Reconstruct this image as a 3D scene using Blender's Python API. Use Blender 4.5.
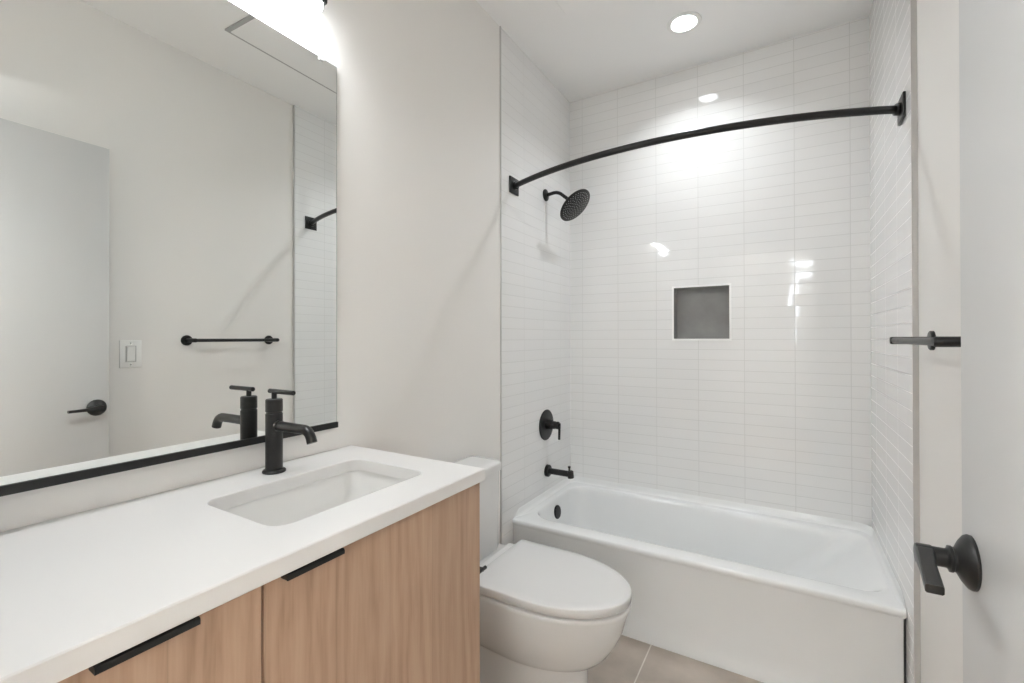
import bpy, bmesh, math
from mathutils import Vector, Matrix

# ------------------------------------------------------------------ clearing
for o in list(bpy.data.objects):
    bpy.data.objects.remove(o)
SC = bpy.context.scene
COL = SC.collection
PI = math.pi

# ------------------------------------------------------------------ room numbers (metres)
W, D, H = 1.487, 2.635, 2.74      # inner width, depth, ceiling height
TY = 1.830                        # where the wall tile starts
WP = W + 0.011                    # painted right wall, behind the tile face
NEAR = 0.05                       # inner face of the wall with the doorway
K = 0.9416                        # countertop height

# ------------------------------------------------------------------ camera
f_px, yaw, pitch, roll = 458.864, 0.5381, 0.0044, 0.0019
Fh = Vector((-math.sin(yaw), math.cos(yaw), 0)); Rh = Vector((math.cos(yaw), math.sin(yaw), 0)); Z = Vector((0, 0, 1))
fw = Fh * math.cos(pitch) + Z * math.sin(pitch)
up = -Fh * math.sin(pitch) + Z * math.cos(pitch)
rt = Rh * math.cos(roll) - up * math.sin(roll)
up2 = Rh * math.sin(roll) + up * math.cos(roll)
cam_d = bpy.data.cameras.new('camera'); cam = bpy.data.objects.new('camera', cam_d); COL.objects.link(cam)
cam.matrix_world = Matrix(((rt.x, up2.x, -fw.x, 1.1527), (rt.y, up2.y, -fw.y, 0.0), (rt.z, up2.z, -fw.z, 1.2712), (0, 0, 0, 1)))
cam_d.sensor_width = 36.0; cam_d.lens = f_px / 1024 * 36.0; cam_d.shift_y = -5.58 / 1024
cam_d.clip_start = 0.02
SC.camera = cam

# ------------------------------------------------------------------ world, view, exposure
wd = bpy.data.worlds.new('World'); SC.world = wd; wd.use_nodes = True
wd.node_tree.nodes['Background'].inputs['Color'].default_value = (0.92, 0.96, 1.0, 1)
wd.node_tree.nodes['Background'].inputs['Strength'].default_value = 9.0
SC.view_settings.view_transform = 'Standard'; SC.view_settings.look = 'None'
SC.view_settings.gamma = 1.0; SC.view_settings.use_curve_mapping = False
SC.view_settings.exposure = 1.08
SC.cycles.max_bounces = 14; SC.cycles.diffuse_bounces = 9; SC.cycles.glossy_bounces = 6
SC.cycles.use_denoising = True
SC.cycles.sample_clamp_indirect = 6.0
DOWN_W, VAN_E, HALL_FILL_W = 2.3, 36.0, 66.0

def area(name, loc, w, size, direction=(0, 0, -1), shape='DISK', size_y=None, col=(0.925, 0.967, 1.0), spread=PI):
    l = bpy.data.lights.new(name, 'AREA'); l.energy = w; l.shape = shape; l.size = size; l.color = col; l.spread = spread
    if size_y: l.size_y = size_y
    o = bpy.data.objects.new(name, l); COL.objects.link(o); o.location = loc
    o.rotation_euler = Vector(direction).to_track_quat('-Z', 'Y').to_euler()
    return o

# ------------------------------------------------------------------ materials
def mat(name, col, rough=0.5, metal=0.0, spec=0.5, coat=0.0):
    m = bpy.data.materials.new(name); m.use_nodes = True
    b = m.node_tree.nodes['Principled BSDF']
    b.inputs['Base Color'].default_value = (*col, 1); b.inputs['Roughness'].default_value = rough
    b.inputs['Metallic'].default_value = metal; b.inputs['Specular IOR Level'].default_value = spec
    b.inputs['Coat Weight'].default_value = coat
    return m
def N(m, t, **kw):
    n = m.node_tree.nodes.new(t)
    for k, v in kw.items():
        if k.startswith('i_'):
            n.inputs[k[2:].replace('_', ' ')].default_value = v
        else:
            setattr(n, k, v)
    return n
def L(m, a, ao, b, bi): m.node_tree.links.new(a.outputs[ao], b.inputs[bi])
def BS(m): return m.node_tree.nodes['Principled BSDF']

def mottled(name, c1, c2, scale, rough, bump=0.0, detail=4, spec=0.5, bscale=None):
    m = mat(name, c1, rough, spec=spec)
    tc = N(m, 'ShaderNodeTexCoord')
    n = N(m, 'ShaderNodeTexNoise', i_Scale=scale, i_Detail=detail)
    r = N(m, 'ShaderNodeMix', data_type='RGBA')
    r.inputs['A'].default_value = (*c1, 1); r.inputs['B'].default_value = (*c2, 1)
    L(m, tc, 'Object', n, 'Vector'); L(m, n, 'Fac', r, 'Factor'); L(m, r, 'Result', BS(m), 'Base Color')
    if bump:
        n2 = N(m, 'ShaderNodeTexNoise', i_Scale=bscale or scale * 8, i_Detail=3)
        L(m, tc, 'Object', n2, 'Vector')
        b = N(m, 'ShaderNodeBump', i_Strength=bump, i_Distance=0.002)
        L(m, n2, 'Fac', b, 'Height'); L(m, b, 'Normal', BS(m), 'Normal')
    return m

def tile_mat(name, axis, off_u, off_v, bw, rh, c_tile, c_grout, mortar, rough, tilt, c_tile2=None, noise=0.0, rowaxis='Z'):
    m = mat(name, c_tile, rough)
    tc = N(m, 'ShaderNodeTexCoord'); sp = N(m, 'ShaderNodeSeparateXYZ'); L(m, tc, 'Object', sp, 'Vector')
    def off(o, v):
        a = N(m, 'ShaderNodeMath', operation='SUBTRACT'); L(m, sp, o, a, 0); a.inputs[1].default_value = v; return a
    u, v = off(axis, off_u), off(rowaxis, off_v)
    c = N(m, 'ShaderNodeCombineXYZ'); L(m, u, 0, c, 'X'); L(m, v, 0, c, 'Y')
    br = N(m, 'ShaderNodeTexBrick', offset=0.0, squash=1.0)
    for k, val in (('Scale', 1.0), ('Mortar Size', mortar), ('Mortar Smooth', 0.35), ('Bias', 0.0), ('Brick Width', bw), ('Row Height', rh)):
        br.inputs[k].default_value = val
    br.inputs['Color1'].default_value = (*c_tile, 1); br.inputs['Color2'].default_value = (*(c_tile2 or c_tile), 1)
    br.inputs['Mortar'].default_value = (*c_grout, 1)
    L(m, c, 0, br, 'Vector')
    if noise:
        n = N(m, 'ShaderNodeTexNoise', i_Scale=5.0, i_Detail=6); L(m, tc, 'Object', n, 'Vector')
        mr = N(m, 'ShaderNodeMapRange'); mr.inputs['To Min'].default_value = 1 - noise; mr.inputs['To Max'].default_value = 1 + noise
        mr.inputs['From Min'].default_value = 0.3; mr.inputs['From Max'].default_value = 0.7
        L(m, n, 'Fac', mr, 'Value')
        mx = N(m, 'ShaderNodeVectorMath', operation='SCALE'); L(m, br, 'Color', mx, 0); L(m, mr, 'Result', mx, 'Scale')
        L(m, mx, 0, BS(m), 'Base Color')
    else:
        L(m, br, 'Color', BS(m), 'Base Color')
    # each tile sits at its own very slight tilt
    def fl(s, w):
        d = N(m, 'ShaderNodeMath', operation='DIVIDE'); L(m, s, 0, d, 0); d.inputs[1].default_value = w
        g = N(m, 'ShaderNodeMath', operation='FLOOR'); L(m, d, 0, g, 0); return g
    cc = N(m, 'ShaderNodeCombineXYZ'); L(m, fl(u, bw), 0, cc, 'X'); L(m, fl(v, rh), 0, cc, 'Y')
    wn = N(m, 'ShaderNodeTexWhiteNoise', noise_dimensions='3D'); L(m, cc, 0, wn, 'Vector')
    sb = N(m, 'ShaderNodeVectorMath', operation='SUBTRACT'); L(m, wn, 'Color', sb, 0); sb.inputs[1].default_value = (0.5, 0.5, 0.5)
    sc = N(m, 'ShaderNodeVectorMath', operation='SCALE'); L(m, sb, 0, sc, 0); sc.inputs['Scale'].default_value = tilt
    ge = N(m, 'ShaderNodeNewGeometry'); ad = N(m, 'ShaderNodeVectorMath', operation='ADD'); L(m, ge, 'Normal', ad, 0); L(m, sc, 0, ad, 1)
    nm = N(m, 'ShaderNodeVectorMath', operation='NORMALIZE'); L(m, ad, 0, nm, 0)
    b = N(m, 'ShaderNodeBump', i_Strength=0.45, i_Distance=0.0012, invert=True); L(m, br, 'Fac', b, 'Height'); L(m, nm, 0, b, 'Normal')
    L(m, b, 'Normal', BS(m), 'Normal')
    mr2 = N(m, 'ShaderNodeMapRange'); mr2.inputs['To Min'].default_value = rough; mr2.inputs['To Max'].default_value = 0.45
    L(m, br, 'Fac', mr2, 'Value'); L(m, mr2, 'Result', BS(m), 'Roughness')
    return m

def emit(name, col, s):
    m = mat(name, (0.9, 0.9, 0.88), 0.4)
    BS(m).inputs['Emission Color'].default_value = (*col, 1); BS(m).inputs['Emission Strength'].default_value = s
    return m

WALLP = mottled('wall_paint', (0.80, 0.782, 0.755), (0.81, 0.792, 0.765), 3, 0.6, 0.05, bscale=220)
CEILP = mottled('ceiling_paint', (0.90, 0.897, 0.89), (0.905, 0.902, 0.895), 3, 0.75)
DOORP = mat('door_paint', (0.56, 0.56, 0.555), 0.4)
TW = (0.83, 0.83, 0.825); TG = (0.66, 0.66, 0.65)
TBW, TRH = 0.2213, 0.0545
TILEB = tile_mat('white_tile_long_wall', 'X', 0.0845, 0.008, TBW, TRH, TW, TG, 0.0016, 0.045, 0.010, (0.815, 0.815, 0.81))
TILES = tile_mat('white_tile_end_wall', 'Y', TY, 0.008, TBW, TRH, TW, TG, 0.0016, 0.045, 0.010, (0.815, 0.815, 0.81))
FLOORT = tile_mat('taupe_floor_tile', 'X', 0.669, 0.95, 0.60, 0.60, (0.49, 0.43, 0.375), (0.75, 0.71, 0.65), 0.003, 0.45, 0.004, (0.47, 0.41, 0.355), noise=0.22, rowaxis='Y')
QUARTZ = mottled('white_quartz', (0.715, 0.705, 0.695), (0.725, 0.715, 0.705), 6, 0.28)
PORC = mat('white_porcelain', (0.72, 0.72, 0.715), 0.08)
ACRY = mat('white_tub_enamel', (0.83, 0.84, 0.84), 0.12)
SEATM = mat('white_seat_plastic', (0.70, 0.70, 0.695), 0.2)
BLACK = mottled('matte_black_metal', (0.010, 0.0098, 0.0096), (0.015, 0.0145, 0.014), 60, 0.36, spec=0.4)
BLACKD = mat('dark_black_metal', (0.008, 0.008, 0.008), 0.5)
TRIMM = mat('brushed_tile_edge_metal', (0.56, 0.55, 0.54), 0.4, metal=0.35)
GAP = mat('dark_gap_shade', (0.05, 0.05, 0.05), 0.8)
CAULK = mat('white_caulk', (0.72, 0.72, 0.70), 0.5)
MIRR = mat('mirror_glass', (0.87, 0.885, 0.87), 0.0, metal=1.0)
MEDGE = mat('mirror_edge', (0.25, 0.27, 0.26), 0.3)
PLAST = mat('white_plastic', (0.82, 0.82, 0.80), 0.35)
CLIPM = mat('clear_clip_plastic', (0.75, 0.75, 0.75), 0.15)
NICHEG = mottled('grey_stone_tile', (0.23, 0.23, 0.227), (0.40, 0.40, 0.393), 9, 0.5, detail=6)
CHROME = mat('chrome', (0.7, 0.7, 0.7), 0.12, metal=1.0)
LENS = emit('downlight_lens', (0.925, 0.967, 1.0), 8.0)
VLENS = emit('vanity_light_diffuser', (0.93, 0.968, 1.0), VAN_E)
CARC = mat('white_cabinet_carcass', (0.62, 0.60, 0.58), 0.5)

def wood(name):
    m = mat(name, (0.4, 0.28, 0.2), 0.45)
    tc = N(m, 'ShaderNodeTexCoord')
    def noise(sc, det, dist=0.0):
        mp = N(m, 'ShaderNodeMapping'); mp.inputs['Scale'].default_value = sc
        n = N(m, 'ShaderNodeTexNoise', i_Scale=1.0, i_Detail=det); n.inputs['Distortion'].default_value = dist
        L(m, tc, 'Object', mp, 'Vector'); L(m, mp, 'Vector', n, 'Vector'); return n
    broad = noise((11, 11, 1.6), 5, 1.2); fine = noise((210, 210, 11.0), 5, 0.3)
    mp = N(m, 'ShaderNodeMapping'); mp.inputs['Scale'].default_value = (5, 5, 0.75)
    L(m, tc, 'Object', mp, 'Vector')
    wv = N(m, 'ShaderNodeTexWave', wave_type='BANDS', bands_direction='Y')
    for k, v in (('Scale', 1.8), ('Distortion', 14.0), ('Detail', 3.0), ('Detail Scale', 1.0), ('Detail Roughness', 0.55)): wv.inputs[k].default_value = v
    L(m, mp, 'Vector', wv, 'Vector')
    bs_ = N(m, 'ShaderNodeMath', operation='MULTIPLY'); L(m, broad, 'Fac', bs_, 0); bs_.inputs[1].default_value = 0.62
    a = N(m, 'ShaderNodeMath', operation='MULTIPLY_ADD'); L(m, wv, 'Fac', a, 0); a.inputs[1].default_value = 0.16; L(m, bs_, 0, a, 2)
    b = N(m, 'ShaderNodeMath', operation='MULTIPLY_ADD'); L(m, fine, 'Fac', b, 0); b.inputs[1].default_value = 0.34; L(m, a, 0, b, 2)
    cr = N(m, 'ShaderNodeValToRGB'); e = cr.color_ramp.elements
    mr = N(m, 'ShaderNodeMapRange'); mr.inputs['From Min'].default_value = 0.27; mr.inputs['From Max'].default_value = 0.87
    L(m, b, 0, mr, 'Value')
    e[0].position = 0.0; e[0].color = (0.304, 0.189, 0.125, 1)
    e[1].position = 1.0; e[1].color = (0.528, 0.371, 0.262, 1)
    x = e.new(0.35); x.color = (0.419, 0.278, 0.192, 1)
    x = e.new(0.6); x.color = (0.467, 0.318, 0.223, 1)
    L(m, mr, 'Result', cr, 'Fac')
    # veneer joints: narrow darker lines and a slight change of tone from strip to strip
    sp = N(m, 'ShaderNodeSeparateXYZ'); L(m, tc, 'Object', sp, 'Vector')
    d = N(m, 'ShaderNodeMath', operation='MULTIPLY_ADD'); L(m, sp, 'Y', d, 0); d.inputs[1].default_value = 1 / 0.127; d.inputs[2].default_value = -0.528 / 0.127 + 20
    fl = N(m, 'ShaderNodeMath', operation='FLOOR'); L(m, d, 0, fl, 0)
    fr = N(m, 'ShaderNodeMath', operation='FRACT'); L(m, d, 0, fr, 0)
    wn = N(m, 'ShaderNodeTexWhiteNoise', noise_dimensions='1D'); L(m, fl, 0, wn, 'W')
    mr2 = N(m, 'ShaderNodeMapRange'); mr2.inputs['To Min'].default_value = 0.965; mr2.inputs['To Max'].default_value = 1.035
    L(m, wn, 'Value', mr2, 'Value')
    lt = N(m, 'ShaderNodeMath', operation='LESS_THAN'); L(m, fr, 0, lt, 0); lt.inputs[1].default_value = 0.014
    ml = N(m, 'ShaderNodeMath', operation='MULTIPLY_ADD'); L(m, lt, 0, ml, 0); ml.inputs[1].default_value = -0.13; L(m, mr2, 'Result', ml, 2)
    vs = N(m, 'ShaderNodeVectorMath', operation='SCALE'); L(m, cr, 'Color', vs, 0); L(m, ml, 0, vs, 'Scale')
    L(m, vs, 0, BS(m), 'Base Color')
    return m
WOOD = wood('light_oak_veneer')

# ------------------------------------------------------------------ mesh helpers
def B(): return bmesh.new()
def box(bm, x0, x1, y0, y1, z0, z1, bev=0.0, seg=2):
    t = bmesh.new()
    v = [t.verts.new(p) for p in ((x0, y0, z0), (x1, y0, z0), (x1, y1, z0), (x0, y1, z0), (x0, y0, z1), (x1, y0, z1), (x1, y1, z1), (x0, y1, z1))]
    for q in ((3, 2, 1, 0), (4, 5, 6, 7), (0, 1, 5, 4), (1, 2, 6, 5), (2, 3, 7, 6), (3, 0, 4, 7)): t.faces.new([v[i] for i in q])
    if bev: bmesh.ops.bevel(t, geom=t.edges[:], offset=bev, segments=seg, profile=0.5, affect='EDGES')
    merge(bm, t); return bm
def merge(bm, t):
    mp = {}
    for v in t.verts: mp[v] = bm.verts.new(v.co)
    for f in t.faces:
        try: bm.faces.new([mp[v] for v in f.verts])
        except ValueError: pass
    t.free()
def frame_axes(d):
    d = Vector(d).normalized()
    a = Vector((0, 0, 1)) if abs(d.z) < 0.9 else Vector((1, 0, 0))
    u = d.cross(a).normalized(); return u, d.cross(u).normalized()
def lathe(bm, origin, axis, prof, seg=40):
    """prof: list of (distance along axis, radius); closed with caps."""
    o = Vector(origin); ax = Vector(axis).normalized(); u, w = frame_axes(ax)
    loops = []
    for h, r in prof:
        loops.append([bm.verts.new(o + ax * h + (u * math.cos(2 * PI * i / seg) + w * math.sin(2 * PI * i / seg)) * max(r, 1e-5)) for i in range(seg)])
    loft(bm, loops, True)
    return bm
def loft(bm, loops, caps=True, closed=True):
    n = len(loops[0])
    for a, b in zip(loops, loops[1:]):
        for i in range(n if closed else n - 1):
            j = (i + 1) % n
            bm.faces.new((a[i], a[j], b[j], b[i]))
    if caps:
        bm.faces.new(list(reversed(loops[0]))); bm.faces.new(loops[-1])
    return bm
def tube(bm, pts, r, seg=20, radii=None):
    pts = [Vector(p) for p in pts]
    loops = []; u = None
    for i, p in enumerate(pts):
        d = (pts[min(i + 1, len(pts) - 1)] - pts[max(i - 1, 0)]).normalized()
        if u is None: u, _ = frame_axes(d)
        u = (u - d * u.dot(d)).normalized(); w = d.cross(u)
        rr = radii[i] if radii else r
        loops.append([bm.verts.new(p + (u * math.cos(2 * PI * k / seg) + w * math.sin(2 * PI * k / seg)) * rr) for k in range(seg)])
    return loft(bm, loops)
def cyl(bm, p0, p1, r, seg=32, bev=0.0015):
    p0, p1 = Vector(p0), Vector(p1); h = (p1 - p0).length
    return lathe(bm, p0, p1 - p0, [(0, r - bev), (bev, r), (h - bev, r), (h, r - bev)], seg)
def fillet(pts, r, n=8):
    """polyline with its inner corners rounded"""
    pts = [Vector(p) for p in pts]; out = [pts[0]]
    for a, b, c in zip(pts, pts[1:], pts[2:]):
        d1 = (a - b).normalized(); d2 = (c - b).normalized()
        p1, p2 = b + d1 * r, b + d2 * r
        for i in range(n + 1):
            t = i / n
            out.append(p1 * (1 - t) ** 2 + b * 2 * t * (1 - t) + p2 * t ** 2)
    return out + [pts[-1]]
def rrect(x0, x1, y0, y1, r, n=8):
    """rounded rectangle, ccw from the (x1,y0) corner; r one radius or four (x1y0, x1y1, x0y1, x0y0)"""
    rs = r if isinstance(r, (tuple, list)) else (r,) * 4
    out = []
    for (cx, cy, a0), q in zip(((x1, y0, -PI / 2), (x1, y1, 0), (x0, y1, PI / 2), (x0, y0, PI)), rs):
        sx = -1 if cx == x1 else 1; sy = 1 if cy == y0 else -1
        for i in range(n + 1):
            a = a0 + PI / 2 * i / n
            out.append((cx + sx * q + q * math.cos(a), cy + sy * q + q * math.sin(a)))
    return out
def loopz(bm, pts, z): return [bm.verts.new((x, y, z)) for x, y in pts]

def base_loc(o):
    v = Vector((0, 0, 0))
    while o is not None: v += o.location; o = o.parent
    return v
def obj(name, bm, m, parent=None, loc=None, smooth=35, local=False):
    """one mesh object; vertices are given in room coordinates"""
    bmesh.ops.remove_doubles(bm, verts=bm.verts[:], dist=1e-6)
    bmesh.ops.recalc_face_normals(bm, faces=bm.faces[:])
    o_ = Vector((0, 0, 0)) if local else (base_loc(parent) + (Vector(loc) if loc else Vector((0, 0, 0))))
    bmesh.ops.translate(bm, verts=bm.verts[:], vec=-o_)
    me = bpy.data.meshes.new(name); bm.to_mesh(me); bm.free()
    if smooth:
        for p in me.polygons: p.use_smooth = True
        me.set_sharp_from_angle(angle=math.radians(smooth))
    me.materials.append(m)
    o = bpy.data.objects.new(name, me); COL.objects.link(o)
    if parent: o.parent = parent
    if loc: o.location = loc
    return o
def tag(o, label, cat, group=None):
    o['label'] = label; o['category'] = cat
    if group: o['group'] = group
    return o
def thing(name, label, cat, loc, rz=0.0, group=None):
    o = bpy.data.objects.new(name, None); COL.objects.link(o); o.location = loc; o.rotation_euler = (0, 0, rz)
    o.empty_display_size = 0.05
    return tag(o, label, cat, group)
def struct(name, bm, m, parent=None, smooth=0):
    o = obj(name, bm, m, parent, smooth=smooth)
    if not parent: o['kind'] = 'structure'
    return o

# ================================================================== THE ROOM
struct('floor', box(B(), -0.1, W + 0.1, -0.08, D + 0.1, -0.06, 0), FLOORT)
struct('ceiling', box(B(), -0.1, W + 0.1, -0.08, D + 0.1, H, H + 0.08), CEILP)
struct('wall_left', box(B(), -0.1, 0, -0.08, D + 0.1, 0, H), WALLP)
struct('wall_right', box(B(), WP, W + 0.12, NEAR, D + 0.1, 0, H), WALLP)
# long tiled wall with an opening for the niche
NX0, NX1, NZ0, NZ1, ND = 0.618, 0.904, 1.261, 1.548, 0.09
bm = B()
box(bm, 0, NX0, D, D + 0.1, 0, H); box(bm, NX1, W, D, D + 0.1, 0, H)
box(bm, NX0, NX1, D, D + 0.1, 0, NZ0); box(bm, NX0, NX1, D, D + 0.1, NZ1, H)
box(bm, NX0, NX1, D + ND + 0.002, D + 0.1, NZ0, NZ1)
struct('wall_back', bm, TILEB)
TT = 0.002
struct('wall_left_tile', box(B(), 0, TT, TY, D, 0, H), TILES)
struct('wall_right_tile', box(B(), W - TT, WP, TY, D, 0, H), TILES)
struct('trim_1', box(B(), 0, TT + 0.003, TY - 0.008, TY, 0, H), TRIMM)
struct('trim_2', box(B(), W - TT - 0.0015, WP, TY - 0.007, TY, 0, H), TRIMM)
# wall with the doorway the camera stands in
DX0, DX1, DH = 0.60, 1.365, 2.135
bm = B()
box(bm, 0, DX0, -0.08, NEAR, 0, H); box(bm, DX1, WP, -0.08, NEAR, 0, H); box(bm, DX0, DX1, -0.08, NEAR, DH, H)
struct('wall_near', bm, WALLP)
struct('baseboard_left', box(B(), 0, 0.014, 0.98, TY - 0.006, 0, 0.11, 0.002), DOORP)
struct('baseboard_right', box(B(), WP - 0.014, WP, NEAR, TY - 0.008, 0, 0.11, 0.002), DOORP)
# hall beyond the doorway
HX0, HX1, HY = -0.4, 2.4, -2.6
struct('floor_hall', box(B(), HX0, HX1, HY, -0.08, -0.06, 0), mat('hall_wood_floor', (0.35, 0.26, 0.18), 0.4))
struct('ceiling_hall', box(B(), HX0, HX1, HY, -0.08, H, H + 0.08), CEILP)
struct('wall_hall_left', box(B(), HX0 - 0.1, HX0, HY, -0.08, 0, H), WALLP)
struct('wall_hall_right', box(B(), HX1, HX1 + 0.1, HY, -0.08, 0, H), WALLP)
bm = B()
box(bm, HX0, -0.1, -0.09, -0.08, 0, H); box(bm, W + 0.1, HX1, -0.09, -0.08, 0, H)
struct('wall_hall_front', bm, WALLP)
WX0, WX1, WZ0, WZ1 = 1.20, 1.66, 1.15, 2.46
bm = B()
box(bm, HX0, WX0, HY - 0.1, HY, 0, H); box(bm, WX1, HX1, HY - 0.1, HY, 0, H)
box(bm, WX0, WX1, HY - 0.1, HY, 0, WZ0); box(bm, WX0, WX1, HY - 0.1, HY, WZ1, H)
struct('wall_hall_back', bm, WALLP)
bm = B()
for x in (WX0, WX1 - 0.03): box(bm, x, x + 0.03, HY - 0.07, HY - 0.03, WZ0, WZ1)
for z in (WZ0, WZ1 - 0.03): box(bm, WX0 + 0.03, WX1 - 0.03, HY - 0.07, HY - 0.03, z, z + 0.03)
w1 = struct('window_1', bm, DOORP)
bm = B(); box(bm, WX0 + 0.085, WX1 - 0.085, HY - 0.025, HY - 0.018, WZ0 + 0.02, WZ1 - 0.30); box(bm, WX0 + 0.085, WX1 - 0.085, HY - 0.03, HY - 0.012, WZ0, WZ0 + 0.02)
box(bm, WX0 + 0.031, WX1 - 0.031, HY - 0.028, HY - 0.016, WZ1 - 0.20, WZ1 - 0.14)
obj('light_blocking_blind', bm, PLAST, w1, smooth=0)  # unseen blind, added to cut the window light to narrow openings

# ================================================================== BATHTUB
t = thing('bathtub', 'white alcove bathtub with straight apron between the tiled walls', 'bathtub', (W / 2, 1.925, 0))
BX0, BX1, BYB = TT + 0.0003, W - TT - 0.0006, D - 0.0005
def oloop(bm, front, z, r=0.004, ins=0.0): return loopz(bm, rrect(BX0 + ins, BX1 - ins - (0.0065 if z < 0.36 else 0.0), front, BYB - ins, r), z)
bm = B(); lo = []
for fy, z in ((1.930, 0.0), (1.930, 0.030), (1.934, 0.037), (1.935, 0.10), (1.932, 0.355), (1.929, 0.362), (1.926, 0.367), (1.925, 0.374), (1.926, 0.380)):
    lo.append(oloop(bm, fy, z))
lo.append(oloop(bm, 1.9295, 0.3845)); lo.append(oloop(bm, 1.935, 0.3865))
def iloop(x0, x1, y0, y1, rl, rr, z): lo.append(loopz(bm, rrect(x0, x1, y0, y1, (rr, rr, rl, rl)), z))
iloop(0.046, 1.462, 2.004, 2.592, 0.125, 0.085, 0.3865)
iloop(0.051, 1.457, 2.009, 2.587, 0.12, 0.085, 0.3850)
iloop(0.055, 1.448, 2.013, 2.582, 0.115, 0.085, 0.380)
iloop(0.058, 1.428, 2.017, 2.577, 0.115, 0.085, 0.366)
iloop(0.062, 1.400, 2.020, 2.573, 0.115, 0.085, 0.342)
iloop(0.078, 1.31, 2.034, 2.565, 0.12, 0.09, 0.240)
iloop(0.100, 1.215, 2.050, 2.556, 0.12, 0.11, 0.140)
iloop(0.125, 1.16, 2.070, 2.540, 0.12, 0.12, 0.095)
iloop(0.165, 1.11, 2.105, 2.510, 0.11, 0.11, 0.068)
iloop(0.22, 1.05, 2.15, 2.47, 0.09, 0.09, 0.062)
loft(bm, lo)
shell = obj('tub_shell', bm, ACRY, t, smooth=50)
def lipfillet(p, rad, n):
    core = fillet(p[1:-1], rad, n)
    return [Vector(p[0])] + core + [Vector(p[-1])]
# raised tiling lip along the three walls
bm = B(); path = lipfillet([(BX0, 1.942, 0), (BX0, 1.99, 0), (BX0, BYB, 0), (BX1, BYB, 0), (BX1, 1.99, 0), (BX1, 1.942, 0)], 0.075, 10)
loops = []
for i, p in enumerate(path):
    d = (path[min(i + 1, len(path) - 1)] - path[max(i - 1, 0)]).normalized(); nrm = Vector((d.y, -d.x, 0))
    k_ = 0.12 if i in (0, len(path) - 1) else 1.0
    loops.append([bm.verts.new(p + nrm * s * k_ + Vector((0, 0, 0.384 + (z - 0.384) * k_))) for s, z in ((0.0, 0.384), (0.016, 0.3862), (0.008, 0.390), (0.0035, 0.399), (0.0025, 0.414), (0.0, 0.419))])
loft(bm, loops)
obj('tiling_lip', bm, ACRY, t, smooth=60)
bm = B(); lathe(bm, (0.062, 2.30, 0.312), (1, 0, 0.12), [(-0.012, 0.028), (0.004, 0.036), (0.010, 0.036), (0.013, 0.033), (0.014, 0.0)])
ov = obj('overflow_cover', bm, BLACK, t); ov['label'] = 'round black overflow cover'
bm = B(); lathe(bm, (0.28, 2.30, 0.060), (0, 0, 1), [(0, 0.033), (0.004, 0.035), (0.007, 0.030), (0.009, 0.012), (0.012, 0.0)])
obj('drain', bm, BLACK, t)['label'] = 'black drain stopper'
# dark strip painting the shade in the gap at the apron end
struct('gap_shade_strip', box(B(), BX1 - 0.0060, W - TT, 1.945, 2.2, 0.0, 0.350), GAP)

# ================================================================== TOILET
TCY = 1.41
t = thing('toilet', 'white two-piece toilet with closed lid between vanity and bathtub', 'toilet', (0.36, TCY, 0))
def dshape(xb, xc, xf, w, wb=None, n=28, cr=0.012):
    """D outline: straight back with small rounded corners at xb, half ellipse to xf in front"""
    wb = w if wb is None else wb
    pts = []
    for i in range(n + 1):
        a = -PI / 2 + PI * i / n
        pts.append((xc + (xf - xc) * math.cos(a), TCY + w * math.sin(a)))
    for s in (1, -1):
        arc = []
        for i in range(5):
            a = PI / 2 * i / 4
            arc.append((xb + cr - cr * math.sin(a), TCY + s * (wb - cr + cr * math.cos(a))))
        pts += arc if s == 1 else arc[::-1]
    return pts
bm = B(); lo = []
for xb, xc, xf, w, wb, z in (
        (0.165, 0.36, 0.597, 0.110, 0.100, 0.0), (0.165, 0.36, 0.595, 0.108, 0.098, 0.012), (0.165, 0.36, 0.593, 0.107, 0.096, 0.05),
        (0.165, 0.36, 0.593, 0.107, 0.096, 0.200), (0.165, 0.36, 0.596, 0.109, 0.098, 0.210), (0.162, 0.37, 0.606, 0.117, 0.102, 0.215), (0.155, 0.38, 0.630, 0.133, 0.108, 0.228),
        (0.13, 0.40, 0.662, 0.151, 0.122, 0.260), (0.09, 0.42, 0.690, 0.167, 0.140, 0.303), (0.05, 0.43, 0.710, 0.177, 0.155, 0.348),
        (0.02, 0.44, 0.721, 0.182, 0.162, 0.39), (0.012, 0.445, 0.732, 0.186, 0.164, 0.42), (0.012, 0.445, 0.734, 0.187, 0.164, 0.4320), (0.013, 0.445, 0.732, 0.185, 0.163, 0.4342)):
    lo.append(loopz(bm, dshape(xb, xc, xf, w, wb), z))
loft(bm, lo); obj('bowl', bm, PORC, t, smooth=60)
bm = B(); lo = []
for g, z in ((0.05, 0.4344), (0.05, 0.4424), (0.001, 0.4426), (0.0, 0.4438), (0.0, 0.4655), (0.001, 0.468), (0.004, 0.4698), (0.03, 0.4712), (0.08, 0.472)):
    lo.append(loopz(bm, dshape(0.243 + g, 0.45, 0.735 - g, 0.187 - g, 0.184 - g, cr=0.008), z))
loft(bm, lo); obj('seat_lid', bm, SEATM, t, smooth=50)
bm = B(); box(bm, 0.205, 0.240, TCY - 0.15, TCY + 0.15, 0.4352, 0.460, 0.006, 3)
obj('hinge', bm, SEATM, t)
bm = B(); lo = []
for g, z in ((0.004, 0.4352), (0.003, 0.44), (0.002, 0.60), (0.0, 0.742)):
    lo.append(loopz(bm, rrect(0.012 + g * .2, 0.167 - g, TCY - 0.160 + g, TCY + 0.160 - g, (0.03, 0.03, 0.01, 0.01)), z))
loft(bm, lo); obj('tank', bm, PORC, t, smooth=50)
bm = B(); lo = []
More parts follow.
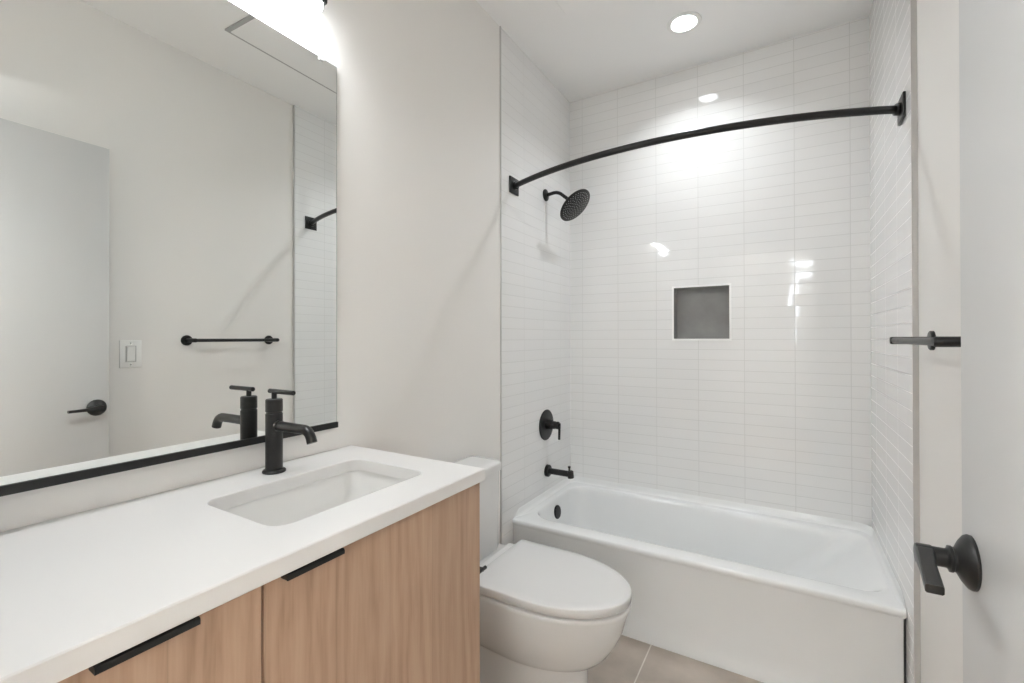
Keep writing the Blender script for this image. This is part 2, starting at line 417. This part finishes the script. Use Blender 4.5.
for g, z in ((0.006, 0.7425), (0.0, 0.745), (0.0, 0.770), (0.002, 0.775), (0.008, 0.778), (0.03, 0.780)):
    lo.append(loopz(bm, rrect(0.008 + g, 0.175 - g, TCY - 0.167 + g, TCY + 0.167 - g, (0.034, 0.034, 0.012, 0.012)), z))
loft(bm, lo); obj('tank_lid', bm, PORC, t, smooth=50)
bm = B(); lathe(bm, (0.30, TCY - 0.115, 0), (0, 0, 1), [(0, 0.014), (0.02, 0.013), (0.028, 0.008), (0.030, 0.0)], 20)
obj('bolt_cap', bm, BLACK, t)['label'] = 'dark floor bolt cap'

# ================================================================== VANITY
VY0, VY1, VX = NEAR + 0.004, 0.968, 0.478
t = thing('vanity_cabinet', 'light oak bathroom vanity cabinet with black edge pulls under the white countertop', 'vanity', (0.24, 0.51, 0))
bm = B()
box(bm, 0.004, VX - 0.02, VY0, VY0 + 0.018, 0.10, 0.909); box(bm, 0.004, VX - 0.0195, VY1 - 0.018, VY1, 0.10, 0.909)
box(bm, 0.004, VX - 0.02, VY0 + 0.018, VY1 - 0.018, 0.10, 0.118); box(bm, 0.004, 0.012, VY0 + 0.018, VY1 - 0.018, 0.118, 0.909)
box(bm, 0.08, 0.40, VY0 + 0.02, VY1 - 0.02, 0.0, 0.10)
box(bm, 0.012, VX - 0.02, 0.393, 0.409, 0.118, 0.909)
obj('cabinet_body', bm, WOOD, t)
def pull(y0, y1, parent):
    bm = B(); lo = []
    prof = [(VX - 0.016, 0.9075), (VX + 0.0135, 0.9075), (VX + 0.0165, 0.9065), (VX + 0.0175, 0.904), (VX + 0.0175, 0.8985), (VX + 0.0152, 0.8985), (VX + 0.0152, 0.9035), (VX + 0.013, 0.9050), (VX - 0.016, 0.9050)]
    for y in (y0, y1): lo.append([bm.verts.new((x, y, z)) for x, z in prof])
    loft(bm, lo)
    box(bm, VX + 0.0002, VX + 0.016, y0, y0 + 0.002, 0.899, 0.907); box(bm, VX + 0.0002, VX + 0.016, y1 - 0.002, y1, 0.899, 0.907)
    p = obj('edge_pull', bm, BLACK, parent); p['label'] = 'black metal edge pull'
dz1 = 0.9045
dr = obj('cabinet_door', box(B(), VX - 0.018, VX, 0.4025, VY1, 0.103, dz1, 0.0008, 1), WOOD, t)
dr['label'] = 'wide oak door under the sink'
pull(0.429, 0.535, dr)
dl = obj('drawer_front', box(B(), VX - 0.018, VX, VY0 + 0.002, 0.3985, 0.503, dz1, 0.0008, 1), WOOD, t)
pull(0.200, 0.307, dl)
dl2 = obj('drawer_front', box(B(), VX - 0.018, VX, VY0 + 0.002, 0.3985, 0.103, 0.4995, 0.0008, 1), WOOD, t)
dl2['label'] = 'lower oak drawer front'

# countertop with the cut-out for the sink
SX0, SX1, SY0, SY1, SR = 0.139, 0.394, 0.474, 0.862, 0.034
CX0, CX1, CY0, CY1, CZ0 = 0.001, 0.498, NEAR + 0.001, 0.963, K - 0.030
n = 8
def counter():
    bm = B()
    rim = rrect(SX0, SX1, SY0, SY1, SR, n); rimg = rrect(SX0 - 0.0015, SX1 + 0.0015, SY0 - 0.0015, SY1 + 0.0015, SR + 0.0015, n)
    it = loopz(bm, rimg, K); itm = loopz(bm, rim, K - 0.0015); ib = loopz(bm, rim, CZ0)
    cor = [(CX1, CY0), (CX1, CY1), (CX0, CY1), (CX0, CY0)]
    def oc(g, z): return [bm.verts.new((x - g if x == CX1 else x, (y - g if y == CY1 else y), z)) for x, y in cor]
    ot, om, ob_ = oc(0.002, K), oc(0.0, K - 0.002), oc(0.0, CZ0 + 0.001)
    obb = oc(0.001, CZ0)
    def ring(inner, outer):
        m_ = n + 1
        for c in range(4):
            for i in range(n): bm.faces.new((inner[c * m_ + i], inner[c * m_ + i + 1], outer[c]))
            a = c * m_ + n; b = ((c + 1) % 4) * m_
            bm.faces.new((inner[a], inner[b], outer[(c + 1) % 4], outer[c]))
    ring(it, ot); ring(ib, obb)
    loft(bm, [it, itm, ib], caps=False); loft(bm, [ot, om, ob_, obb], caps=False)
    return bm
o = obj('countertop', counter(), QUARTZ, loc=(0.25, 0.51, CZ0), smooth=30)
tag(o, 'white quartz countertop on the oak vanity with a rectangular sink cut-out', 'countertop')

# undermount sink
t = thing('undermount_sink', 'white rectangular undermount sink sunk in the vanity countertop', 'sink', (0.27, 0.666, CZ0 - 0.14))
bm = B(); lo = []
zt = CZ0 - 0.002
def sl(g, z, r, x0=SX0, x1=SX1, y0=SY0, y1=SY1): lo.append(loopz(bm, rrect(x0 + g, x1 - g, y0 + g, y1 - g, r, 10), z))
sl(0.05, zt - 0.148, 0.05); sl(0.01, zt - 0.135, 0.06); sl(-0.012, zt - 0.10, 0.055); sl(-0.016, zt - 0.012, 0.055); sl(-0.030, zt - 0.010, 0.06); sl(-0.030, zt, 0.06)
sl(-0.006, zt, 0.046); sl(-0.005, zt - 0.004, 0.046); sl(-0.002, zt - 0.06, 0.05); sl(0.006, zt - 0.098, 0.055); sl(0.022, zt - 0.118, 0.06); sl(0.05, zt - 0.127, 0.055); sl(0.09, zt - 0.131, 0.035)
loft(bm, lo); obj('basin', bm, mat('white_sink_ceramic', (0.82, 0.815, 0.80), 0.1), t, smooth=60)
bm = B(); lathe(bm, (0.27, 0.666, zt - 0.1315), (0, 0, 1), [(0, 0.026), (0.003, 0.028), (0.005, 0.024), (0.006, 0.0)])
obj('drain', bm, BLACK, t)

# faucet
FX, FY = 0.066, 0.673
t = thing('sink_faucet', 'matte black single-hole sink faucet with bar handle on the countertop', 'faucet', (FX, FY, K))
bm = B(); lathe(bm, (FX, FY, K), (0, 0, 1), [(0, 0.0255), (0.001, 0.0265), (0.005, 0.0265), (0.007, 0.0245), (0.0075, 0.020)])
obj('base_ring', bm, BLACK, t)
bm = B(); lathe(bm, (FX, FY, K + 0.007), (0, 0, 1), [(0, 0.0196), (0.137, 0.0196), (0.1385, 0.018), (0.1415, 0.018), (0.143, 0.0196), (0.171, 0.0196), (0.1735, 0.0178), (0.174, 0.0)])
obj('body', bm, BLACK, t)
bm = B(); tube(bm, fillet([(FX + 0.012, FY, K + 0.116), (FX + 0.137, FY, K + 0.116), (FX + 0.148, FY, K + 0.088)], 0.021, 10), 0.0115, 24)
lathe(bm, (FX + 0.016, FY, K + 0.116), (1, 0, 0), [(0, 0.0135), (0.008, 0.0135), (0.010, 0.0118)], 24)
obj('spout', bm, BLACK, t)
bm = B(); cyl(bm, (FX, FY, K + 0.180), (FX, FY, K + 0.197), 0.006, 20, 0.0008); obj('stem', bm, BLACK, t)
bm = B(); cyl(bm, (FX - 0.020, FY, K + 0.199), (FX + 0.080, FY, K + 0.199), 0.0058, 20, 0.002); obj('handle', bm, BLACK, t)

# ================================================================== MIRROR and VANITY LIGHT
MY0, MY1, MZ0, MZ1 = 0.10, 0.904, 1.0200, 2.079
mc = (MY0 + MY1) / 2
t = thing('wall_mirror', 'large frameless wall mirror above the vanity resting in a black bottom channel', 'mirror', (0.0100, mc, MZ0), math.radians(0.98))
h = (MY1 - MY0) / 2
bm = B(); box(bm, 0.0005, 0.0042, -h, h, 0.002, MZ1 - MZ0); obj('glass_edge', bm, MEDGE, t, local=True, smooth=0)
bm = B(); box(bm, 0.0044, 0.0052, -h + 0.0022, h - 0.0022, 0.002, MZ1 - MZ0 - 0.002); obj('mirror_glass', bm, MIRR, t, local=True, smooth=0)
bm = B(); box(bm, -0.004, 0.0095, -h - 0.0005, h + 0.0005, -0.0125, 0.0015); box(bm, 0.0056, 0.0095, -h - 0.0005, h + 0.0005, 0.0015, 0.004)
obj('bottom_channel', bm, BLACKD, t, local=True, smooth=0)['label'] = 'black metal bottom channel'
for y in (h - 0.055, -h + 0.055):
    bm = B(); box(bm, 0.0054, 0.010, y - 0.008, y + 0.008, MZ1 - MZ0 - 0.010, MZ1 - MZ0 + 0.012, 0.002)
    lathe(bm, (0.010, y, MZ1 - MZ0 + 0.004), (1, 0, 0), [(0, 0.004), (0.002, 0.003), (0.0025, 0.0)], 14)
    obj('mirror_clip', bm, CLIPM, t, local=True)

VLX, VLZ, VL0, VL1 = 0.062, 2.157, 0.20, 0.812
t = thing('vanity_light', 'long black vanity light bar with glowing white diffuser above the mirror', 'wall light', (0, (VL0 + VL1) / 2, VLZ))
bm = B(); box(bm, VLX - 0.026, VLX + 0.026, VL0, VL1, VLZ + 0.021, VLZ + 0.060, 0.004); obj('housing', bm, BLACK, t)
bm = B(); box(bm, 0.0005, 0.020, (VL0 + VL1) / 2 - 0.09, (VL0 + VL1) / 2 + 0.09, VLZ + 0.005, VLZ + 0.115, 0.003)
box(bm, 0.018, VLX - 0.024, (VL0 + VL1) / 2 - 0.03, (VL0 + VL1) / 2 + 0.03, VLZ + 0.03, VLZ + 0.055); obj('wall_bracket', bm, BLACK, t)
bm = B(); lo = []
for g, z in ((0.012, VLZ), (0.004, VLZ + 0.003), (0.001, VLZ + 0.009), (0.0, VLZ + 0.0205)):
    lo.append(loopz(bm, rrect(VLX - 0.024 + g, VLX + 0.024 - g, VL0 + 0.003 + g, VL1 - 0.003 - g, 0.0236 - g, 10), z))
loft(bm, lo); obj('diffuser', bm, VLENS, t)['label'] = 'glowing white diffuser'

# ================================================================== SHOWER FITTINGS
RY, RZ, BOW = 1.943, 2.019, 0.165
t = thing('shower_curtain_rod', 'curved black shower curtain rod across the tub alcove', 'curtain rod', (W / 2, RY, RZ))
bm = B(); pts = []
xa, xb = TT + 0.010, W - TT - 0.010
cxr = (xa + xb) / 2; hw = (xb - xa) / 2; R_ = (hw * hw + BOW * BOW) / (2 * BOW)
a0 = math.asin(hw / R_)
for i in range(49):
    a = -a0 + 2 * a0 * i / 48
    pts.append((cxr + R_ * math.sin(a), RY - (R_ * math.cos(a) - (R_ - BOW)), RZ))
tube(bm, pts, 0.0130, 20); obj('rod', bm, BLACK, t)
for s, x in ((1, TT), (-1, W - TT)):
    bm = B(); xs = sorted((x, x + s * 0.008))
    box(bm, xs[0], xs[1], RY - 0.042, RY + 0.042, RZ - 0.040, RZ + 0.040, 0.002)
    lathe(bm, (x + s * 0.007, RY, RZ), (s, -0.35, 0), [(0, 0.020), (0.014, 0.019), (0.016, 0.015)], 24)
    obj('wall_flange', bm, BLACK, t)

SY = 2.295
t = thing('rain_shower', 'round black rain shower head on a bent arm high on the left tiled wall', 'shower head', (TT, SY, 2.068))
bm = B(); lathe(bm, (TT, SY, 2.068), (1, 0, 0), [(0, 0.033), (0.006, 0.032), (0.011, 0.024), (0.012, 0.012)]); obj('flange', bm, BLACK, t)
nrm = Vector((0.70, -0.08, -0.71)).normalized(); hc = Vector((0.181, SY, 1.984))
sw = hc - nrm * 0.030
bm = B(); tube(bm, fillet([(TT + 0.010, SY, 2.068), (0.078, SY, 2.076), tuple(sw - nrm * 0.016)], 0.030, 10), 0.0095, 18); obj('arm', bm, BLACK, t)
bm = B(); lathe(bm, sw - nrm * 0.018, nrm, [(0, 0.011), (0.004, 0.0135), (0.016, 0.0135), (0.018, 0.0115), (0.021, 0.0125), (0.030, 0.0125), (0.033, 0.010)], 24); obj('swivel_joint', bm, BLACK, t)
bm = B(); lathe(bm, hc - nrm * 0.021, nrm, [(0, 0.014), (0.004, 0.022), (0.010, 0.060), (0.015, 0.096), (0.0185, 0.100), (0.022, 0.100), (0.024, 0.097), (0.0242, 0.0)], 56)
hd = obj('spray_head', bm, BLACK, t)
bm = B(); u_, w_ = frame_axes(nrm)
for rr, nn in ((0.012, 5), (0.026, 10), (0.040, 15), (0.054, 20), (0.068, 26), (0.082, 30)):
    for i in range(nn):
        a = 2 * PI * i / nn + rr * 40
        lathe(bm, hc + nrm * 0.0028 + (u_ * math.cos(a) + w_ * math.sin(a)) * rr, nrm, [(0, 0.0028), (0.0018, 0.0020), (0.002, 0.0)], 8)
obj('spray_nozzles', bm, mat('grey_rubber', (0.38, 0.38, 0.38), 0.5), hd)

t = thing('shower_valve', 'black shower valve with round plate and lever above the tub spout', 'shower valve', (TT, SY, 0.787))
bm = B(); lathe(bm, (TT, SY, 0.787), (1, 0, 0), [(0, 0.084), (0.004, 0.085), (0.007, 0.082), (0.009, 0.070), (0.010, 0.030)], 56); obj('round_plate', bm, BLACK, t)
bm = B(); lathe(bm, (TT + 0.009, SY, 0.790), (1, 0, 0), [(0, 0.027), (0.030, 0.027), (0.034, 0.022), (0.050, 0.021), (0.052, 0.018), (0.057, 0.018), (0.058, 0.021), (0.068, 0.021), (0.071, 0.018)]); obj('hub', bm, BLACK, t)
bm = B(); cyl(bm, (TT + 0.084, SY, 0.803), (TT + 0.081, SY, 0.712), 0.0065, 20, 0.002); cyl(bm, (TT + 0.076, SY, 0.790), (TT + 0.084, SY, 0.790), 0.010, 20, 0.001); obj('lever', bm, BLACK, t)

t = thing('tub_spout', 'black tub spout with diverter knob low on the left tiled wall', 'tub spout', (TT, 2.305, 0.530))
bm = B(); lathe(bm, (TT, 2.305, 0.530), (1, 0, 0), [(0, 0.033), (0.014, 0.033), (0.017, 0.030), (0.018, 0.02)]); obj('flange', bm, BLACK, t)
bm = B(); tube(bm, [(TT + 0.014, 2.305, 0.530), (0.145, 2.305, 0.530)], 0.0165, 24); lathe(bm, (0.143, 2.305, 0.549), (0.12, 0, -1), [(0, 0.012), (0.004, 0.0175), (0.038, 0.0175), (0.040, 0.0155)], 24); obj('spout', bm, BLACK, t)
bm = B(); cyl(bm, (0.138, 2.305, 0.545), (0.138, 2.305, 0.568), 0.005, 16, 0.001); cyl(bm, (0.138, 2.305, 0.562), (0.138, 2.305, 0.573), 0.0075, 16, 0.001); obj('diverter_knob', bm, BLACK, t)

# niche
t = thing('shower_niche', 'square grey recessed niche with white edging in the tiled back wall', 'wall niche', ((NX0 + NX1) / 2, D, NZ0))
bm = B(); e = 0.004
box(bm, NX0 + 0.0004, NX1 - 0.0004, D + ND - 0.004, D + ND, NZ0 + 0.0004, NZ1 - 0.0004)
box(bm, NX0 + 0.0004, NX0 + e, D + 0.0012, D + ND - 0.004, NZ0 + e, NZ1 - e); box(bm, NX1 - e, NX1 - 0.0004, D + 0.0012, D + ND - 0.004, NZ0 + e, NZ1 - e)
box(bm, NX0 + 0.0004, NX1 - 0.0004, D + 0.0012, D + ND - 0.004, NZ0 + 0.0004, NZ0 + e); box(bm, NX0 + 0.0004, NX1 - 0.0004, D + 0.0012, D + ND - 0.004, NZ1 - e, NZ1 - 0.0004)
obj('niche_lining', bm, NICHEG, t, smooth=0)['label'] = 'dark grey stone lining'
bm = B(); q = 0.0095; y0, y1 = D - 0.0035, D + 0.001
box(bm, NX0 - q + 0.004, NX0 + 0.004, y0, y1, NZ0 - q + 0.004, NZ1 + q - 0.004); box(bm, NX1 - 0.004, NX1 + q - 0.004, y0, y1, NZ0 - q + 0.004, NZ1 + q - 0.004)
box(bm, NX0 + 0.004, NX1 - 0.004, y0, y1, NZ0 - q + 0.004, NZ0 + 0.004); box(bm, NX0 + 0.004, NX1 - 0.004, y0, y1, NZ1 - 0.004, NZ1 + q - 0.004)
obj('edging', bm, mat('bright_white_edge', (0.92, 0.92, 0.91), 0.3), t, smooth=0)['label'] = 'white edge trim'

# ================================================================== CEILING FITTINGS
LX, LY = 0.750, 2.246
t = thing('recessed_downlight', 'round glowing recessed downlight in the ceiling above the bathtub', 'ceiling light', (LX, LY, H))
bm = B(); lo = []
for r_, z in ((0.077, H - 0.0005), (0.075, H - 0.004), (0.059, H - 0.006), (0.055, H - 0.003), (0.055, H - 0.0005)):
    lo.append([bm.verts.new((LX + r_ * math.cos(2 * PI * i / 48), LY + r_ * math.sin(2 * PI * i / 48), z)) for i in range(48)])
lo.append(lo[0]); loft(bm, lo, caps=False); obj('trim_ring', bm, PLAST, t)
bm = B(); lathe(bm, (LX, LY, H - 0.0006), (0, 0, -1), [(0, 0.0545), (0.0018, 0.0545), (0.002, 0.0)], 48); obj('lens', bm, LENS, t)['label'] = 'glowing white lens'
area('downlight_lamp', (LX, LY, H - 0.008), DOWN_W, 0.12, spread=math.radians(128))

PX0, PX1, PY0, PY1 = 0.30, 1.125, 1.225, 1.897
t = thing('ceiling_access_panel', 'shallow white square access panel on the ceiling before the tub', 'ceiling panel', (0.715, 1.53, H))
bm = B(); lo = []
for g, z in ((0.0, H - 0.0003), (0.0, H - 0.007), (0.006, H - 0.011), (0.05, H - 0.011)):
    lo.append(loopz(bm, rrect(PX0 + g, PX1 - g, PY0 + g, PY1 - g, 0.01), z))
loft(bm, lo); obj('panel', bm, CEILP, t, smooth=20)
bm = B(); zf0, zf1 = H - 0.0075, H - 0.0003; q = 0.009  # grey strips paint the shade along two panel edges
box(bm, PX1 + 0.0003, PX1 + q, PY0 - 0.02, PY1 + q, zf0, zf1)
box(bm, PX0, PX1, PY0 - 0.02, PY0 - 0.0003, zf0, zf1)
obj('edge_shade', bm, mat('grey_edge_shade', (0.42, 0.42, 0.41), 0.5), t, smooth=0)['label'] = 'grey strips painting the shaded edges'

# ================================================================== DOOR
DXF, DE = 1.357, 0.850
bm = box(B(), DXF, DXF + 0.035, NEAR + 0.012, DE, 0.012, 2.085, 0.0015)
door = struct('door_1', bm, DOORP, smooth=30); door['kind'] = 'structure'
HYc, HZc = 0.808, 0.982
bm = B(); lathe(bm, (DXF, HYc, HZc), (-1, 0, 0), [(0, 0.0335), (0.003, 0.034), (0.006, 0.0325), (0.011, 0.026), (0.016, 0.0165), (0.017, 0.0155), (0.019, 0.0155), (0.020, 0.0165), (0.023, 0.0165), (0.024, 0.0135), (0.026, 0.0120), (0.056, 0.0120)], 40)
hd = obj('door_handle', bm, BLACK, door); hd['label'] = 'black lever handle with round rose'
bm = B(); lo = []
for (y, xc, wx, tz) in ((0.8205, 1.3115, 0.0085, 0.0095), (0.814, 1.3105, 0.0095, 0.0115), (0.798, 1.309, 0.0095, 0.0110), (0.76, 1.3045, 0.0085, 0.0060), (0.700, 1.298, 0.0085, 0.0050)):
    lo.append([bm.verts.new((xc + dx, y, HZc + dz)) for dx, dz in ((-wx, -tz * .7), (-wx * .8, -tz), (wx * .8, -tz), (wx, -tz * .7), (wx, tz * .7), (wx * .8, tz), (-wx * .8, tz), (-wx, tz * .7))])
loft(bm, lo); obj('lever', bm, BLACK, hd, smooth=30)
for z in (0.25, 1.05, 1.85):
    bm = B(); cyl(bm, (DXF - 0.004, NEAR + 0.012, z - 0.045), (DXF - 0.004, NEAR + 0.012, z + 0.045), 0.006, 14, 0.001); obj('hinge', bm, BLACK, door)

# ================================================================== RIGHT WALL FITTINGS
t = thing('towel_bar', 'straight black towel bar on two round posts on the right wall', 'towel bar', (WP, 1.42, 1.262))
XB = W - 0.072
bm = B(); cyl(bm, (XB, 1.215, 1.262), (XB, 1.662, 1.262), 0.0085, 24, 0.001); obj('bar', bm, BLACK, t)
for y in (1.218, 1.662):
    bm = B(); lathe(bm, (WP, y, 1.262), (-1, 0, 0), [(0, 0.0265), (0.007, 0.0265), (0.009, 0.024), (0.0095, 0.0105), (0.089, 0.0105), (0.093, 0.0085)], 36)
    obj('post', bm, BLACK, t)

SYc, SZc = 0.980, 1.200
t = thing('light_switch', 'white rocker light switch on the right wall beside the open door', 'light switch', (WP, SYc, SZc))
bm = B(); box(bm, WP - 0.006, WP - 0.0002, SYc - 0.043, SYc + 0.043, SZc - 0.064, SZc + 0.064, 0.002); pl = obj('cover_plate', bm, PLAST, t)
bm = B()
v = [(WP - 0.0061, -0.0165, -0.034), (WP - 0.0061, 0.0165, -0.034), (WP - 0.0061, 0.0165, 0.034), (WP - 0.0061, -0.0165, 0.034)]
lo = [[bm.verts.new((x, SYc + y, SZc + z)) for x, y, z in v], [bm.verts.new((WP - (0.009 if z < 0 else 0.0115), SYc + y * .94, SZc + z * .96)) for x, y, z in v]]
loft(bm, lo); obj('rocker', bm, PLAST, pl, smooth=20)
bm = B(); fr = 0.0205
box(bm, WP - 0.0075, WP - 0.006, SYc - fr, SYc - 0.0172, SZc - 0.038, SZc + 0.038); box(bm, WP - 0.0075, WP - 0.006, SYc + 0.0172, SYc + fr, SZc - 0.038, SZc + 0.038)
box(bm, WP - 0.0075, WP - 0.006, SYc - 0.0172, SYc + 0.0172, SZc + 0.0348, SZc + 0.038); box(bm, WP - 0.0075, WP - 0.006, SYc - 0.0172, SYc + 0.0172, SZc - 0.038, SZc - 0.0348)
obj('rocker_frame', bm, mat('switch_frame_grey', (0.5, 0.5, 0.49), 0.4), pl, smooth=0)
for z in (-0.05, 0.05):
    bm = B(); lathe(bm, (WP - 0.006, SYc, SZc + z), (-1, 0, 0), [(0, 0.0035), (0.0008, 0.003), (0.001, 0.0)], 14); obj('screw', bm, CHROME, pl)

# toilet paper holder on the cabinet side
t = thing('toilet_paper_holder', 'black toilet paper holder on the vanity side, only its tip showing above the toilet', 'paper holder', (0.42, VY1, 0.62))
bm = B(); lathe(bm, (0.424, VY1, 0.626), (0, 1, 0), [(-0.001, 0.024), (0.006, 0.024), (0.008, 0.02), (0.009, 0.0085)], 28); obj('rose', bm, BLACK, t)
bm = B(); cyl(bm, (0.424, VY1 + 0.008, 0.626), (0.424, VY1 + 0.106, 0.626), 0.0052, 18, 0.001); obj('post', bm, BLACK, t)
bm = B(); cyl(bm, (0.428, VY1 + 0.090, 0.626), (0.300, VY1 + 0.090, 0.626), 0.0055, 18, 0.001); obj('roll_arm', bm, BLACK, t)

# ================================================================== HALL FILL LAMP (added, unseen; soft fill through the doorway)
HLX, HLY, HLZ = HX0 + 0.16, -0.75, 1.90
t = thing('hall_fill_uplight', 'added white bowl-shaped fill uplight, unseen in the hall beyond the doorway', 'wall light', (HX0, HLY, HLZ))
bm = B(); box(bm, HX0, HX0 + 0.02, HLY - 0.06, HLY + 0.06, HLZ - 0.16, HLZ - 0.04, 0.003); box(bm, HX0 + 0.015, HLX, HLY - 0.015, HLY + 0.015, HLZ - 0.115, HLZ - 0.085); obj('bracket', bm, PLAST, t)
bm = B(); lo = []
for r_, z in ((0.03, -0.12), (0.09, -0.10), (0.135, -0.05), (0.15, 0.0), (0.146, 0.0), (0.13, -0.045), (0.085, -0.09)):
    lo.append([bm.verts.new((HLX + r_ * math.cos(2 * PI * i / 40), HLY + r_ * math.sin(2 * PI * i / 40), HLZ + z)) for i in range(40)])
loft(bm, lo); obj('bowl_shade', bm, PLAST, t)
area('hall_fill_lamp', (HLX, HLY, HLZ - 0.02), HALL_FILL_W, 0.2, (0, 0, 1))
